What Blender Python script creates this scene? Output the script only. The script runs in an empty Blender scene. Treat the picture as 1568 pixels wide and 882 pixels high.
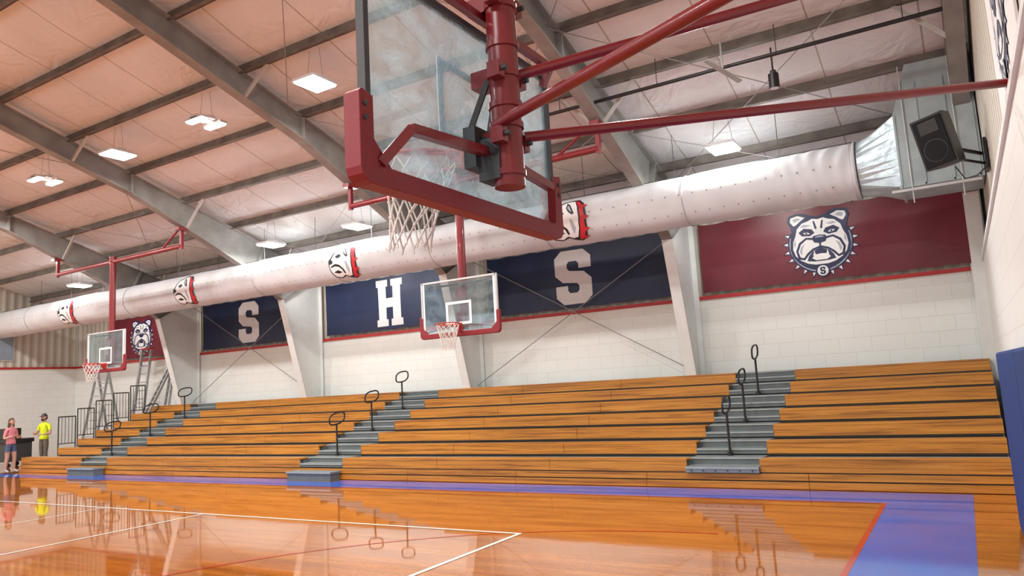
import bpy, math, random
from mathutils import Vector, Matrix
from mathutils.geometry import tessellate_polygon
random.seed(7)
S = bpy.context.scene
COL = S.collection
S.view_settings.view_transform='Standard'

# ------------------------------------------------------------------ materials
def nodes(m):
    m.use_nodes = True
    return m.node_tree.nodes, m.node_tree.links

def mat(name, col, rough=0.6, metal=0.0, var=0.08, nscale=6.0, bump=0.0, bscale=30.0,
        col2=None, stretch=None, spec=None, emit=None, es=1.0, coat=0.0):
    m = bpy.data.materials.new(name)
    N, L = nodes(m)
    b = N['Principled BSDF']
    b.inputs['Roughness'].default_value = rough
    b.inputs['Metallic'].default_value = metal
    if spec is not None: b.inputs['Specular IOR Level'].default_value = spec
    if coat: b.inputs['Coat Weight'].default_value = coat
    tc = N.new('ShaderNodeTexCoord'); mp = N.new('ShaderNodeMapping')
    L.new(tc.outputs['Object'], mp.inputs['Vector'])
    if stretch: mp.inputs['Scale'].default_value = stretch
    nz = N.new('ShaderNodeTexNoise'); nz.inputs['Scale'].default_value = nscale
    nz.inputs['Detail'].default_value = 5
    L.new(mp.outputs['Vector'], nz.inputs['Vector'])
    cr = N.new('ShaderNodeValToRGB')
    c2 = col2 if col2 else tuple(max(0, c*(1-var*2)) for c in col)
    cr.color_ramp.elements[0].position = 0.3; cr.color_ramp.elements[1].position = 0.7
    cr.color_ramp.elements[0].color = (*c2, 1); cr.color_ramp.elements[1].color = (*col, 1)
    L.new(nz.outputs['Fac'], cr.inputs['Fac'])
    L.new(cr.outputs['Color'], b.inputs['Base Color'])
    if bump:
        n2 = N.new('ShaderNodeTexNoise'); n2.inputs['Scale'].default_value = bscale
        L.new(mp.outputs['Vector'], n2.inputs['Vector'])
        bp = N.new('ShaderNodeBump'); bp.inputs['Strength'].default_value = bump
        bp.inputs['Distance'].default_value = 0.02
        L.new(n2.outputs['Fac'], bp.inputs['Height']); L.new(bp.outputs['Normal'], b.inputs['Normal'])
    if emit:
        b.inputs['Emission Color'].default_value = (*emit, 1)
        b.inputs['Emission Strength'].default_value = es
    return m

M = {}
M['white_paint'] = mat('white_paint', (0.79,0.83,0.82), 0.5, var=0.03)
M['frame_grey'] = mat('frame_grey', (0.33,0.33,0.31), 0.55, var=0.12, nscale=2.0, col2=(0.21,0.205,0.195))
M['purlin'] = mat('purlin_brown', (0.20,0.18,0.155), 0.6, var=0.2, nscale=3, col2=(0.10,0.085,0.075))
M['brace'] = mat('brace_light_grey', (0.52,0.50,0.46), 0.5)
M['ladder'] = mat('ladder_aluminium', (0.40,0.42,0.43), 0.45, metal=0.2)
M['red'] = mat('red_paint', (0.20,0.010,0.016), 0.35, var=0.08, coat=0.2)
M['redpad'] = mat('red_padding', (0.23,0.010,0.020), 0.5, var=0.06, nscale=12, bump=0.05, bscale=80)
M['orange_red'] = mat('rim_orange_red', (0.50,0.03,0.015), 0.35)
M['trimred'] = mat('trim_red', (0.50,0.03,0.03), 0.5)
M['black'] = mat('black_metal', (0.014,0.014,0.015), 0.45)
M['grille'] = mat('speaker_grille', (0.02,0.02,0.022), 0.85, spec=0.1)
M['darkgrey'] = mat('dark_grey', (0.05,0.055,0.06), 0.5)
M['rodgrey'] = mat('rod_grey', (0.33,0.33,0.33), 0.5)
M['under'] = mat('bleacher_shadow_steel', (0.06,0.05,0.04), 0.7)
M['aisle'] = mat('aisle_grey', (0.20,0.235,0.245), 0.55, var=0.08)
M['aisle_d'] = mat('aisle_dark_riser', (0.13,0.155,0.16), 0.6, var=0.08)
M['nose'] = mat('step_nosing', (0.38,0.42,0.42), 0.5)
M['net'] = mat('net_cord', (0.80,0.77,0.72), 0.8)
M['navy'] = mat('banner_navy', (0.008,0.020,0.075), 0.45, var=0.12, nscale=1.2, bump=0.15, bscale=3)
M['maroon'] = mat('banner_maroon', (0.16,0.010,0.025), 0.42, var=0.12, nscale=1.2, bump=0.15, bscale=3)
M['logo_navy'] = mat('logo_navy', (0.012,0.020,0.08), 0.5)
M['logo_black'] = mat('logo_black', (0.012,0.012,0.02), 0.5)
M['logo_white'] = mat('logo_white', (0.88,0.88,0.88), 0.5, var=0.02)
M['logo_grey'] = mat('logo_grey', (0.42,0.45,0.52), 0.5, var=0.02)
M['logo_letter'] = mat('logo_letter_grey', (0.80,0.82,0.84), 0.5, var=0.03)
M['logo_red'] = mat('logo_red', (0.62,0.02,0.03), 0.5)
M['galv'] = mat('galvanised_metal', (0.44,0.53,0.55), 0.38, metal=0.3, var=0.12, nscale=3, bump=0.1, bscale=4)
M['foil'] = mat('foil', (0.55,0.68,0.74), 0.38, metal=0.3, var=0.15, nscale=5, bump=0.7, bscale=7)
M['bluepad'] = mat('wall_pad_blue', (0.004,0.045,0.20), 0.6, var=0.06, nscale=10, bump=0.05, bscale=60, spec=0.25)
M['alu'] = mat('aluminium', (0.60,0.61,0.62), 0.4, metal=0.2)
M['fabric'] = mat('duct_fabric', (0.69,0.715,0.74), 0.8, var=0.05, nscale=1.5, bump=0.35, bscale=2.5, col2=(0.59,0.605,0.63))
M['seam'] = mat('duct_seam', (0.52,0.52,0.53), 0.8)
M['hole'] = mat('duct_hole', (0.30,0.29,0.29), 0.9)
M['line_white'] = mat('floor_paint_white', (0.82,0.80,0.74), 0.08, var=0.03)
M['line_red'] = mat('floor_paint_red', (0.50,0.04,0.015), 0.08, var=0.05)
M['line_blue'] = mat('floor_paint_blue', (0.015,0.13,0.60), 0.07, var=0.10, nscale=1.2, col2=(0.05,0.11,0.48))
M['lamp_body'] = mat('lamp_body_white', (0.75,0.75,0.75), 0.5)
M['lamp_glow'] = mat('lamp_glow', (1,1,1), 0.5, emit=(1.0,0.98,0.95), es=20)
M['skin'] = mat('skin', (0.55,0.32,0.23), 0.5, var=0.04)
M['pink'] = mat('shirt_pink', (0.70,0.24,0.28), 0.8, var=0.1, nscale=20)
M['denim'] = mat('denim', (0.09,0.13,0.24), 0.85, var=0.15, nscale=25)
M['hivis'] = mat('hivis_yellow', (0.70,0.88,0.02), 0.75, var=0.06, nscale=12)
M['khaki'] = mat('trousers_khaki', (0.17,0.15,0.12), 0.85, var=0.12, nscale=15)
M['hair'] = mat('hair_brown', (0.10,0.05,0.025), 0.6, var=0.2, nscale=30)
M['hair_d'] = mat('hair_dark', (0.03,0.02,0.015), 0.6, var=0.2, nscale=30)
M['shoe'] = mat('shoe', (0.45,0.45,0.46), 0.7)
M['shoe_d'] = mat('boot_brown', (0.10,0.06,0.035), 0.7)
M['eye'] = mat('eye_dark', (0.02,0.02,0.02), 0.3)
M['lip'] = mat('lip', (0.42,0.14,0.12), 0.5)

def wood_mat(name, c1, c2, c3, vec_scale, rough, plank=None):
    m = bpy.data.materials.new(name)
    N, L = nodes(m); b = N['Principled BSDF']
    b.inputs['Roughness'].default_value = rough
    tc = N.new('ShaderNodeTexCoord'); mp = N.new('ShaderNodeMapping')
    mp.inputs['Scale'].default_value = vec_scale
    L.new(tc.outputs['Object'], mp.inputs['Vector'])
    nz = N.new('ShaderNodeTexNoise'); nz.inputs['Scale'].default_value = 1.0
    nz.inputs['Detail'].default_value = 8; nz.inputs['Roughness'].default_value = 0.65
    nz.inputs['Distortion'].default_value = 0.8
    L.new(mp.outputs['Vector'], nz.inputs['Vector'])
    cr = N.new('ShaderNodeValToRGB')
    e = cr.color_ramp.elements
    e[0].position = 0.36; e[0].color = (*c1, 1); e[1].position = 0.66; e[1].color = (*c3, 1)
    k = e.new(0.5); k.color = (*c2, 1)
    L.new(nz.outputs['Fac'], cr.inputs['Fac'])
    out = cr.outputs['Color']
    if plank:
        br = N.new('ShaderNodeTexBrick')
        br.inputs['Color1'].default_value = (1.0,1.0,1.0,1); br.inputs['Color2'].default_value = (0.78,0.74,0.70,1)
        br.inputs['Mortar'].default_value = (0.55,0.45,0.38,1)
        br.inputs['Scale'].default_value = 1.0; br.inputs['Mortar Size'].default_value = 0.0012
        br.inputs['Brick Width'].default_value = plank[0]; br.inputs['Row Height'].default_value = plank[1]
        L.new(tc.outputs['Object'], br.inputs['Vector'])
        mx = N.new('ShaderNodeMix'); mx.data_type = 'RGBA'; mx.blend_type = 'MULTIPLY'
        mx.inputs['Factor'].default_value = 0.75
        L.new(out, mx.inputs['A']); L.new(br.outputs['Color'], mx.inputs['B'])
        out = mx.outputs['Result']
        n2 = N.new('ShaderNodeTexNoise'); n2.inputs['Scale'].default_value = 1.3
        L.new(tc.outputs['Object'], n2.inputs['Vector'])
        bp = N.new('ShaderNodeBump'); bp.inputs['Strength'].default_value = 0.06; bp.inputs['Distance'].default_value = 0.02
        L.new(n2.outputs['Fac'], bp.inputs['Height']); L.new(bp.outputs['Normal'], b.inputs['Normal'])
        b.inputs['Coat Weight'].default_value = 0.35; b.inputs['Coat Roughness'].default_value = 0.02
    L.new(out, b.inputs['Base Color'])
    return m
M['floor'] = wood_mat('floor_maple', (0.37,0.105,0.010), (0.47,0.145,0.015), (0.56,0.19,0.024), (0.5,6,1), 0.05, plank=(1.8,0.06))
M['wood'] = wood_mat('bleacher_pine', (0.24,0.08,0.008), (0.50,0.195,0.022), (0.62,0.265,0.036), (0.55,14,22), 0.4)

def block_mat():
    m = bpy.data.materials.new('painted_block')
    N, L = nodes(m); b = N['Principled BSDF']; b.inputs['Roughness'].default_value = 0.45
    tc = N.new('ShaderNodeTexCoord'); sx = N.new('ShaderNodeSeparateXYZ'); ad = N.new('ShaderNodeMath'); ad.operation='ADD'
    cx = N.new('ShaderNodeCombineXYZ')
    L.new(tc.outputs['Object'], sx.inputs[0]); L.new(sx.outputs['X'], ad.inputs[0]); L.new(sx.outputs['Y'], ad.inputs[1])
    L.new(ad.outputs[0], cx.inputs['X']); L.new(sx.outputs['Z'], cx.inputs['Y'])
    br = N.new('ShaderNodeTexBrick'); br.inputs['Scale'].default_value = 1.0
    br.inputs['Brick Width'].default_value = 0.61; br.inputs['Row Height'].default_value = 0.305
    br.inputs['Mortar Size'].default_value = 0.006
    br.inputs['Color1'].default_value = (0.81,0.84,0.81,1); br.inputs['Color2'].default_value = (0.79,0.82,0.79,1)
    br.inputs['Mortar'].default_value = (0.69,0.71,0.69,1)
    L.new(cx.outputs[0], br.inputs['Vector']); L.new(br.outputs['Color'], b.inputs['Base Color'])
    bp = N.new('ShaderNodeBump'); bp.inputs['Strength'].default_value = 0.3; bp.inputs['Distance'].default_value = 0.01; bp.invert = True
    L.new(br.outputs['Fac'], bp.inputs['Height']); L.new(bp.outputs['Normal'], b.inputs['Normal'])
    return m
M['block'] = block_mat()

def siding_mat():
    m = bpy.data.materials.new('ribbed_siding')
    N, L = nodes(m); b = N['Principled BSDF']; b.inputs['Roughness'].default_value = 0.5
    tc = N.new('ShaderNodeTexCoord'); sx = N.new('ShaderNodeSeparateXYZ'); ad = N.new('ShaderNodeMath'); ad.operation='ADD'
    L.new(tc.outputs['Object'], sx.inputs[0]); L.new(sx.outputs['X'], ad.inputs[0]); L.new(sx.outputs['Y'], ad.inputs[1])
    mu = N.new('ShaderNodeMath'); mu.operation='MULTIPLY'; mu.inputs[1].default_value = 2*math.pi/0.3
    L.new(ad.outputs[0], mu.inputs[0]); sn = N.new('ShaderNodeMath'); sn.operation='SINE'; L.new(mu.outputs[0], sn.inputs[0])
    cr = N.new('ShaderNodeValToRGB'); cr.color_ramp.elements[0].position=0.0; cr.color_ramp.elements[1].position=0.25
    cr.color_ramp.elements[0].color=(0.50,0.47,0.40,1); cr.color_ramp.elements[1].color=(0.64,0.61,0.53,1)
    L.new(sn.outputs[0], cr.inputs['Fac']); L.new(cr.outputs['Color'], b.inputs['Base Color'])
    bp = N.new('ShaderNodeBump'); bp.inputs['Strength'].default_value = 0.6; bp.inputs['Distance'].default_value = 0.03
    L.new(sn.outputs[0], bp.inputs['Height']); L.new(bp.outputs['Normal'], b.inputs['Normal'])
    return m
M['siding'] = siding_mat()

def insul_mat():
    m = bpy.data.materials.new('roof_insulation')
    N, L = nodes(m); b = N['Principled BSDF']; b.inputs['Roughness'].default_value = 0.6
    tc = N.new('ShaderNodeTexCoord')
    nz = N.new('ShaderNodeTexNoise'); nz.inputs['Scale'].default_value = 0.5; nz.inputs['Detail'].default_value = 4
    L.new(tc.outputs['Object'], nz.inputs['Vector'])
    cr = N.new('ShaderNodeValToRGB'); cr.color_ramp.elements[0].position=0.3; cr.color_ramp.elements[1].position=0.7
    cr.color_ramp.elements[0].color=(0.68,0.69,0.69,1); cr.color_ramp.elements[1].color=(0.80,0.82,0.84,1)
    L.new(nz.outputs['Fac'], cr.inputs['Fac'])
    sx = N.new('ShaderNodeSeparateXYZ'); L.new(tc.outputs['Object'], sx.inputs[0])
    dv = N.new('ShaderNodeMath'); dv.operation='DIVIDE'; dv.inputs[1].default_value=1.52; L.new(sx.outputs['X'], dv.inputs[0])
    fr = N.new('ShaderNodeMath'); fr.operation='FRACT'; L.new(dv.outputs[0], fr.inputs[0])
    lt = N.new('ShaderNodeMath'); lt.operation='LESS_THAN'; lt.inputs[1].default_value=0.018; L.new(fr.outputs[0], lt.inputs[0])
    mx = N.new('ShaderNodeMix'); mx.data_type='RGBA'; L.new(lt.outputs[0], mx.inputs['Factor'])
    L.new(cr.outputs['Color'], mx.inputs['A']); mx.inputs['B'].default_value=(0.42,0.39,0.36,1)
    L.new(mx.outputs['Result'], b.inputs['Base Color'])
    n2 = N.new('ShaderNodeTexNoise'); n2.inputs['Scale'].default_value = 1.6; n2.inputs['Distortion'].default_value=1.5; n2.inputs['Detail'].default_value=3
    L.new(tc.outputs['Object'], n2.inputs['Vector'])
    bp = N.new('ShaderNodeBump'); bp.inputs['Strength'].default_value=0.7; bp.inputs['Distance'].default_value=0.10
    L.new(n2.outputs['Fac'], bp.inputs['Height']); L.new(bp.outputs['Normal'], b.inputs['Normal'])
    return m
M['insul'] = insul_mat()

def glass_mat(name, haze):
    m = bpy.data.materials.new(name)
    N, L = nodes(m); N.remove(N['Principled BSDF']); out = N['Material Output']
    tr = N.new('ShaderNodeBsdfTransparent'); tr.inputs['Color'].default_value=(0.88,0.96,0.98,1)
    df = N.new('ShaderNodeBsdfDiffuse'); df.inputs['Color'].default_value=(0.66,0.86,0.96,1)
    tl = N.new('ShaderNodeBsdfTranslucent'); tl.inputs['Color'].default_value=(0.66,0.86,0.96,1)
    ad = N.new('ShaderNodeMixShader'); ad.inputs[0].default_value=0.5
    L.new(df.outputs[0], ad.inputs[1]); L.new(tl.outputs[0], ad.inputs[2])
    gl = N.new('ShaderNodeBsdfGlossy'); gl.inputs['Roughness'].default_value=0.03; gl.inputs['Color'].default_value=(0.8,0.95,1,1)
    tc = N.new('ShaderNodeTexCoord'); nz = N.new('ShaderNodeTexNoise'); nz.inputs['Scale'].default_value=3.2; nz.inputs['Detail'].default_value=10; nz.inputs['Roughness'].default_value=0.72; nz.inputs['Distortion'].default_value=1.2
    L.new(tc.outputs['Object'], nz.inputs['Vector'])
    mr = N.new('ShaderNodeMapRange'); mr.inputs['From Min'].default_value=0.40; mr.inputs['From Max'].default_value=0.68
    mr.inputs['To Min'].default_value=haze*0.25; mr.inputs['To Max'].default_value=haze
    L.new(nz.outputs['Fac'], mr.inputs['Value'])
    m1 = N.new('ShaderNodeMixShader'); L.new(mr.outputs[0], m1.inputs[0]); L.new(tr.outputs[0], m1.inputs[1]); L.new(ad.outputs[0], m1.inputs[2])
    m2 = N.new('ShaderNodeMixShader'); m2.inputs[0].default_value=0.08
    L.new(m1.outputs[0], m2.inputs[1]); L.new(gl.outputs[0], m2.inputs[2]); L.new(m2.outputs[0], out.inputs['Surface'])
    return m
M['glass'] = glass_mat('backboard_glass', 0.55)
M['glass_far'] = glass_mat('backboard_glass_clean', 0.2)
M['window'] = mat('window_pane', (0.30,0.38,0.46), 0.1)

# ------------------------------------------------------------------ mesh builder
class MB:
    def __init__(s, T=None):
        s.v=[]; s.f=[]; s.mi=[]; s.mats=[]; s.sm=[]; s.T=T
    def m(s, key):
        mt = M[key]
        if mt not in s.mats: s.mats.append(mt)
        return s.mats.index(mt)
    def add(s, vs, fs, key, smooth=False):
        o=len(s.v); i=s.m(key)
        for p in vs:
            p=Vector(p)
            if s.T is not None: p = s.T @ p
            s.v.append(p)
        for f in fs:
            s.f.append(tuple(o+k for k in f)); s.mi.append(i); s.sm.append(smooth)
    def box(s, a, b, key):
        (x0,y0,z0),(x1,y1,z1)=a,b
        if x0>x1:x0,x1=x1,x0
        if y0>y1:y0,y1=y1,y0
        if z0>z1:z0,z1=z1,z0
        vs=[(x0,y0,z0),(x1,y0,z0),(x1,y1,z0),(x0,y1,z0),(x0,y0,z1),(x1,y0,z1),(x1,y1,z1),(x0,y1,z1)]
        s.add(vs,[(0,3,2,1),(4,5,6,7),(0,1,5,4),(1,2,6,5),(2,3,7,6),(3,0,4,7)],key)
    def bar(s, p0, p1, w, h, key, up=(0,0,1)):
        p0=Vector(p0);p1=Vector(p1);d=(p1-p0).normalized();up=Vector(up)
        sd=d.cross(up)
        if sd.length<1e-4: sd=d.cross(Vector((1,0,0)))
        sd.normalize(); u=sd.cross(d).normalized()
        vs=[]
        for p in (p0,p1):
            for a,b in((-1,-1),(1,-1),(1,1),(-1,1)): vs.append(p+sd*a*w/2+u*b*h/2)
        s.add(vs,[(0,1,2,3),(7,6,5,4),(0,4,5,1),(1,5,6,2),(2,6,7,3),(3,7,4,0)],key)
    def cyl(s, p0, p1, r, key, n=12, r1=None, caps=True):
        if r1 is None: r1=r
        p0=Vector(p0);p1=Vector(p1);d=(p1-p0).normalized()
        a=d.cross(Vector((0,0,1)))
        if a.length<1e-3: a=d.cross(Vector((1,0,0)))
        a.normalize(); b=d.cross(a)
        vs=[]
        for p,rr in((p0,r),(p1,r1)):
            for k in range(n):
                t=2*math.pi*k/n; vs.append(p+a*math.cos(t)*rr+b*math.sin(t)*rr)
        fs=[(k,(k+1)%n,n+(k+1)%n,n+k) for k in range(n)]
        s.add(vs,fs,key,True)
        if caps: s.add(vs,[tuple(range(n))[::-1],tuple(range(n,2*n))],key)
    def tube(s, pts, r, key, n=8, closed=False):
        pts=[Vector(p) for p in pts]; N=len(pts); vs=[]; prev=None
        for i in range(N):
            if closed: d=(pts[(i+1)%N]-pts[i-1])
            else: d=pts[min(i+1,N-1)]-pts[max(i-1,0)]
            d.normalize()
            if prev is None:
                a=d.cross(Vector((0,0,1)))
                if a.length<1e-2: a=d.cross(Vector((1,0,0)))
            else: a=prev-d*prev.dot(d)
            a.normalize(); prev=a; b=d.cross(a)
            for k in range(n):
                t=2*math.pi*k/n; vs.append(pts[i]+a*math.cos(t)*r+b*math.sin(t)*r)
        fs=[]
        for i in range(N if closed else N-1):
            j=(i+1)%N
            for k in range(n): fs.append((i*n+k,i*n+(k+1)%n,j*n+(k+1)%n,j*n+k))
        s.add(vs,fs,key,True)
        if not closed: s.add(vs,[tuple(range(n))[::-1],tuple(range((N-1)*n,N*n))],key)
    def sphere(s, c, r, key, n=14, m=9, fn=None):
        c=Vector(c); r=(r,r,r) if not hasattr(r,'__len__') else r
        vs=[]
        for j in range(m+1):
            ph=math.pi*j/m
            for k in range(n):
                t=2*math.pi*k/n
                p=Vector((math.sin(ph)*math.cos(t),math.sin(ph)*math.sin(t),math.cos(ph)))
                if fn: p=fn(p)
                vs.append(c+Vector((p.x*r[0],p.y*r[1],p.z*r[2])))
        fs=[]
        for j in range(m):
            for k in range(n): fs.append((j*n+k,(j+1)*n+k,(j+1)*n+(k+1)%n,j*n+(k+1)%n))
        s.add(vs,fs,key,True)
    def poly(s, pts2, key, fn, off=0.0, sub=0):
        """flat/bent decal: pts2 2-D outline, fn(u,v,off)->3-D"""
        tris=tessellate_polygon([[Vector((p[0],p[1],0)) for p in pts2]])
        T=[[Vector(pts2[i]) for i in t] for t in tris]
        for _ in range(sub):
            nt=[]
            for a,b,c in T:
                ab,bc,ca=(a+b)/2,(b+c)/2,(c+a)/2
                nt+=[[a,ab,ca],[ab,b,bc],[ca,bc,c],[ab,bc,ca]]
            T=nt
        vs=[];fs=[]
        for t in T:
            o=len(vs); vs+=[fn(p[0],p[1],off) for p in t]; fs.append((o,o+1,o+2))
        s.add(vs,fs,key)
    def build(s, name, parent=None, bevel=0.0):
        me=bpy.data.meshes.new(name); me.from_pydata([tuple(v) for v in s.v],[],s.f)
        for mt in s.mats: me.materials.append(mt)
        me.polygons.foreach_set('material_index', s.mi); me.polygons.foreach_set('use_smooth', s.sm)
        me.update(); o=bpy.data.objects.new(name,me); COL.objects.link(o)
        if parent: o.parent=parent
        if bevel:
            b=o.modifiers.new('b','BEVEL'); b.width=bevel; b.segments=2; b.limit_method='ANGLE'
        return o
def empty(name, loc=(0,0,0)):
    e=bpy.data.objects.new(name,None); COL.objects.link(e); e.empty_display_size=0.2
    return e

# ------------------------------------------------------------------ dimensions
H=1.85
YC=3.6; YW=16.9; YN=2*YC-YW
XL=-31.4; XR=0.62
FR=[0.42,-5.2,-11.25,-17.3,-23.4]
def top(y): return 7.6-0.31*(YC+abs(y-YC)-10.6)

# ------------------------------------------------------------------ floor
b=MB(); b.box((XL-0.2,YN,-0.1),(XR+0.2,YW+0.2,0),'floor'); b.build('floor')
e=empty('court_markings')
def flat(name,rects,key,z=0.002):
    b=MB()
    for x0,y0,x1,y1 in rects: b.add([(x0,y0,z),(x1,y0,z),(x1,y1,z),(x0,y1,z)],[(0,1,2,3)],key)
    b.build(name,e)
flat('boundary_band',[(-26.6,11.3,-1.12,11.93),(-1.12,-5,-0.12,12.22),(-21.3,11.93,-13.5,12.22),(-12.0,11.93,-1.12,12.22)],'line_blue')
flat('boundary_edge',[(-26.6,11.25,-1.12,11.3),(-1.18,-4,-1.12,11.25)],'line_red',0.003)
flat('volleyball_lines',[(-23.2,8.17,-5.0,8.23),(-5.06,-0.8,-5.0,8.17),(-11.28,-0.8,-11.22,8.17),(-14.2,-0.8,-14.15,8.17)],'line_white',0.004)
b=MB(); pts=[]
c=(-2.7,3.5)
for k in range(65):
    t=math.pi/2+math.pi*k/64; pts.append(t)
for k in range(64):
    q=[]
    for t,r in((pts[k],5.3),(pts[k+1],5.3),(pts[k+1],5.35),(pts[k],5.35)): q.append((c[0]+r*math.cos(t),c[1]+r*math.sin(t),0.003))
    b.add(q,[(0,1,2,3)],'line_red')
b.add([(-6.95,1.7,0.003),(-1.2,1.7,0.003),(-1.2,1.75,0.003),(-6.95,1.75,0.003)],[(0,1,2,3)],'line_red')
b.add([(-6.95,5.3,0.003),(-1.2,5.3,0.003),(-1.2,5.35,0.003),(-6.95,5.35,0.003)],[(0,1,2,3)],'line_red')
b.add([(-6.95,1.7,0.003),(-6.9,1.7,0.003),(-6.9,5.35,0.003),(-6.95,5.35,0.003)],[(0,1,2,3)],'line_red')
b.build('basketball_lines',e)

# ------------------------------------------------------------------ walls
b=MB(); b.box((XL-0.2,YW-0.05,0),(XR+0.2,YW+0.2,3.6),'block'); b.box((XL-0.2,YW+0.06,3.6),(XR+0.2,YW+0.2,top(YW)+0.25),'siding'); b.build('wall_back')
def endwall(name,xa,xb,xu0,xu1):
    b=MB(); b.box((xa,YN,0),(xb,YW,3.6),'block')
    vs=[]
    for x in (xu0,xu1):
        vs+=[(x,YN,3.6),(x,YW,3.6),(x,YW,top(YW)+0.25),(x,YC,top(YC)+0.25),(x,YN,top(YN)+0.25)]
    b.add(vs,[(0,1,2,3,4),(9,8,7,6,5)]+[(i,(i+1)%5,5+(i+1)%5,5+i) for i in range(5)],'siding')
    return b.build(name)
endwall('wall_left',XL-0.2,XL+0.02,XL-0.2,XL-0.05)
endwall('wall_right',0.48,XR+0.2,XR,XR+0.15)
b=MB(); b.box((XL,YW-0.09,3.56),(0.48,YW-0.05,3.64),'trimred'); b.build('trim_1')
b=MB(); b.box((XL+0.02,YN,3.56),(XL+0.06,YW-0.1,3.64),'trimred'); b.build('trim_2')
b=MB(); b.box((0.45,YN,3.58),(0.5,YW-0.1,3.64),'white_paint'); b.build('trim_3')
b=MB(); b.box((XL-0.06,13.3,3.88),(XL+0.0,14.5,4.9),'alu'); b.box((XL-0.01,13.36,3.94),(XL+0.02,14.44,4.84),'window'); b.box((XL-0.0,13.9,3.94),(XL+0.03,13.95,4.84),'alu'); b.build('window_1')

# roof insulation
PS=1.5
py=[16.55-PS*k for k in range(9)]
allp=sorted(py+[2*YC-y for y in py])
b=MB(); xs=[XL-0.2+ (XR-XL+0.4)*i/60 for i in range(61)]
seq=sorted(set([YN-0.1]+allp+[YC]+[YW+0.1]))
yy=[];
for a,c2 in zip(seq[:-1],seq[1:]):
    for k in range(5): yy.append((a+(c2-a)*k/5, math.sin(math.pi*k/5)*min(1,(c2-a)/1.5)))
yy.append((seq[-1],0))
vs=[];fs=[]
for x in xs:
    for y,sg in yy:
        vs.append((x,y,top(y)+0.2-0.05*sg*(0.7+0.5*math.sin(x*2.1+y)*math.sin(x*0.7+1.3*y))))
n=len(yy)
for i in range(len(xs)-1):
    for j in range(n-1): fs.append((i*n+j,i*n+j+1,(i+1)*n+j+1,(i+1)*n+j))
b.add(vs,fs,'insul',True); b.build('ceiling')

b=MB()
for y in allp:
    z=top(y)
    b.box((XL,y-0.012,z),(XR,y+0.012,z+0.2),'purlin')
    b.box((XL,y-0.09,z),(XR,y,z+0.02),'purlin')
    b.box((XL,y,z+0.17),(XR,y+0.08,z+0.185),'purlin')
b.box((XL,YC-0.2,top(YC)-0.02),(XR,YC+0.2,top(YC)+0.1),'purlin')
b.box((XL,YW-0.12,top(YW)-0.05),(XR,YW+0.02,top(YW)+0.2),'purlin')
b.build('roof_purlins')

inner=[(16.35,0.0),(16.1,1.85),(15.25,4.8),(14.2,5.5),(13.0,6.05),(10.5,7.15),(6.8,8.3),(YC,9.25)]
outer=[(16.8,0.0),(16.8,1.85),(16.8,top(16.8)),(14.6,top(14.6)),(13.0,top(13)),(10.5,top(10.5)),(6.8,top(6.8)),(YC,top(YC))]
for fx in FR:
    b=MB()
    for side in (1,-1):
        I=[(YC+side*(y-YC),z) for y,z in inner]; O=[(YC+side*(y-YC),z) for y,z in outer]
        for i in range(len(I)-1):
            key='white_paint' if i<2 else 'frame_grey'
            vs=[]
            for x in(fx-0.008,fx+0.008):
                vs+=[(x,*I[i]),(x,*I[i+1]),(x,*O[i+1]),(x,*O[i])]
            b.add(vs,[(0,1,2,3),(7,6,5,4)],key)
            for P in (I,O):
                b.bar((fx,*P[i]),(fx,*P[i+1]),0.24,0.02,key,up=(0,0.3*side if i>1 else side,1 if i>1 else 0))
        b.bar((fx,*I[2]),(fx,*O[2]),0.24,0.02,'frame_grey')
        for i in (3,5):
            p=Vector((fx,*I[i]));q=Vector((fx,*O[i])); b.bar(p,q,0.26,0.05,'frame_grey',up=(0,1,0.3))
        if side==1:
            for k,y in enumerate(py):
                if y>15.5 or k%2==0 and y<14: continue
                zi=None
                for (ya,za),(yb,zb) in zip(inner[2:-1],inner[3:]):
                    if yb<=y<=ya: zi=za+(zb-za)*(y-ya)/(yb-ya)
                if zi is None: continue
                for sx in (-1,1):
                    xx=fx+sx*0.75
                    if XL<xx<XR: b.bar((fx+sx*0.1,y,zi+0.03),(xx,y,top(y)+0.03),0.055,0.055,'brace')
    b.build('steel_roof_frame')

b=MB()
def rod(p,q,r=0.008,key='rodgrey'): b.cyl(p,q,r,key,5,caps=False)
for xa,xb in ((-5.2,-11.25),(-17.3,-23.4)):
    rod((xa,16.6,5.3),(xb,16.6,1.9),0.012); rod((xb,16.6,5.3),(xa,16.6,1.9),0.012)
b.build('wall_bracing_rods')
b=MB()
for xa,xb in ((0.45,-5.2),(-5.2,-11.25),(-17.3,-23.4)):
    for ya,yb in ((15.5,10.2),(10.2,4.5)):
        za=top(ya)-0.12; zb=top(yb)-0.12
        rod((xa,ya,za),(xb,yb,zb),0.009); rod((xb,ya,za),(xa,yb,zb),0.009)
b.build('roof_bracing_rods')

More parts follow.
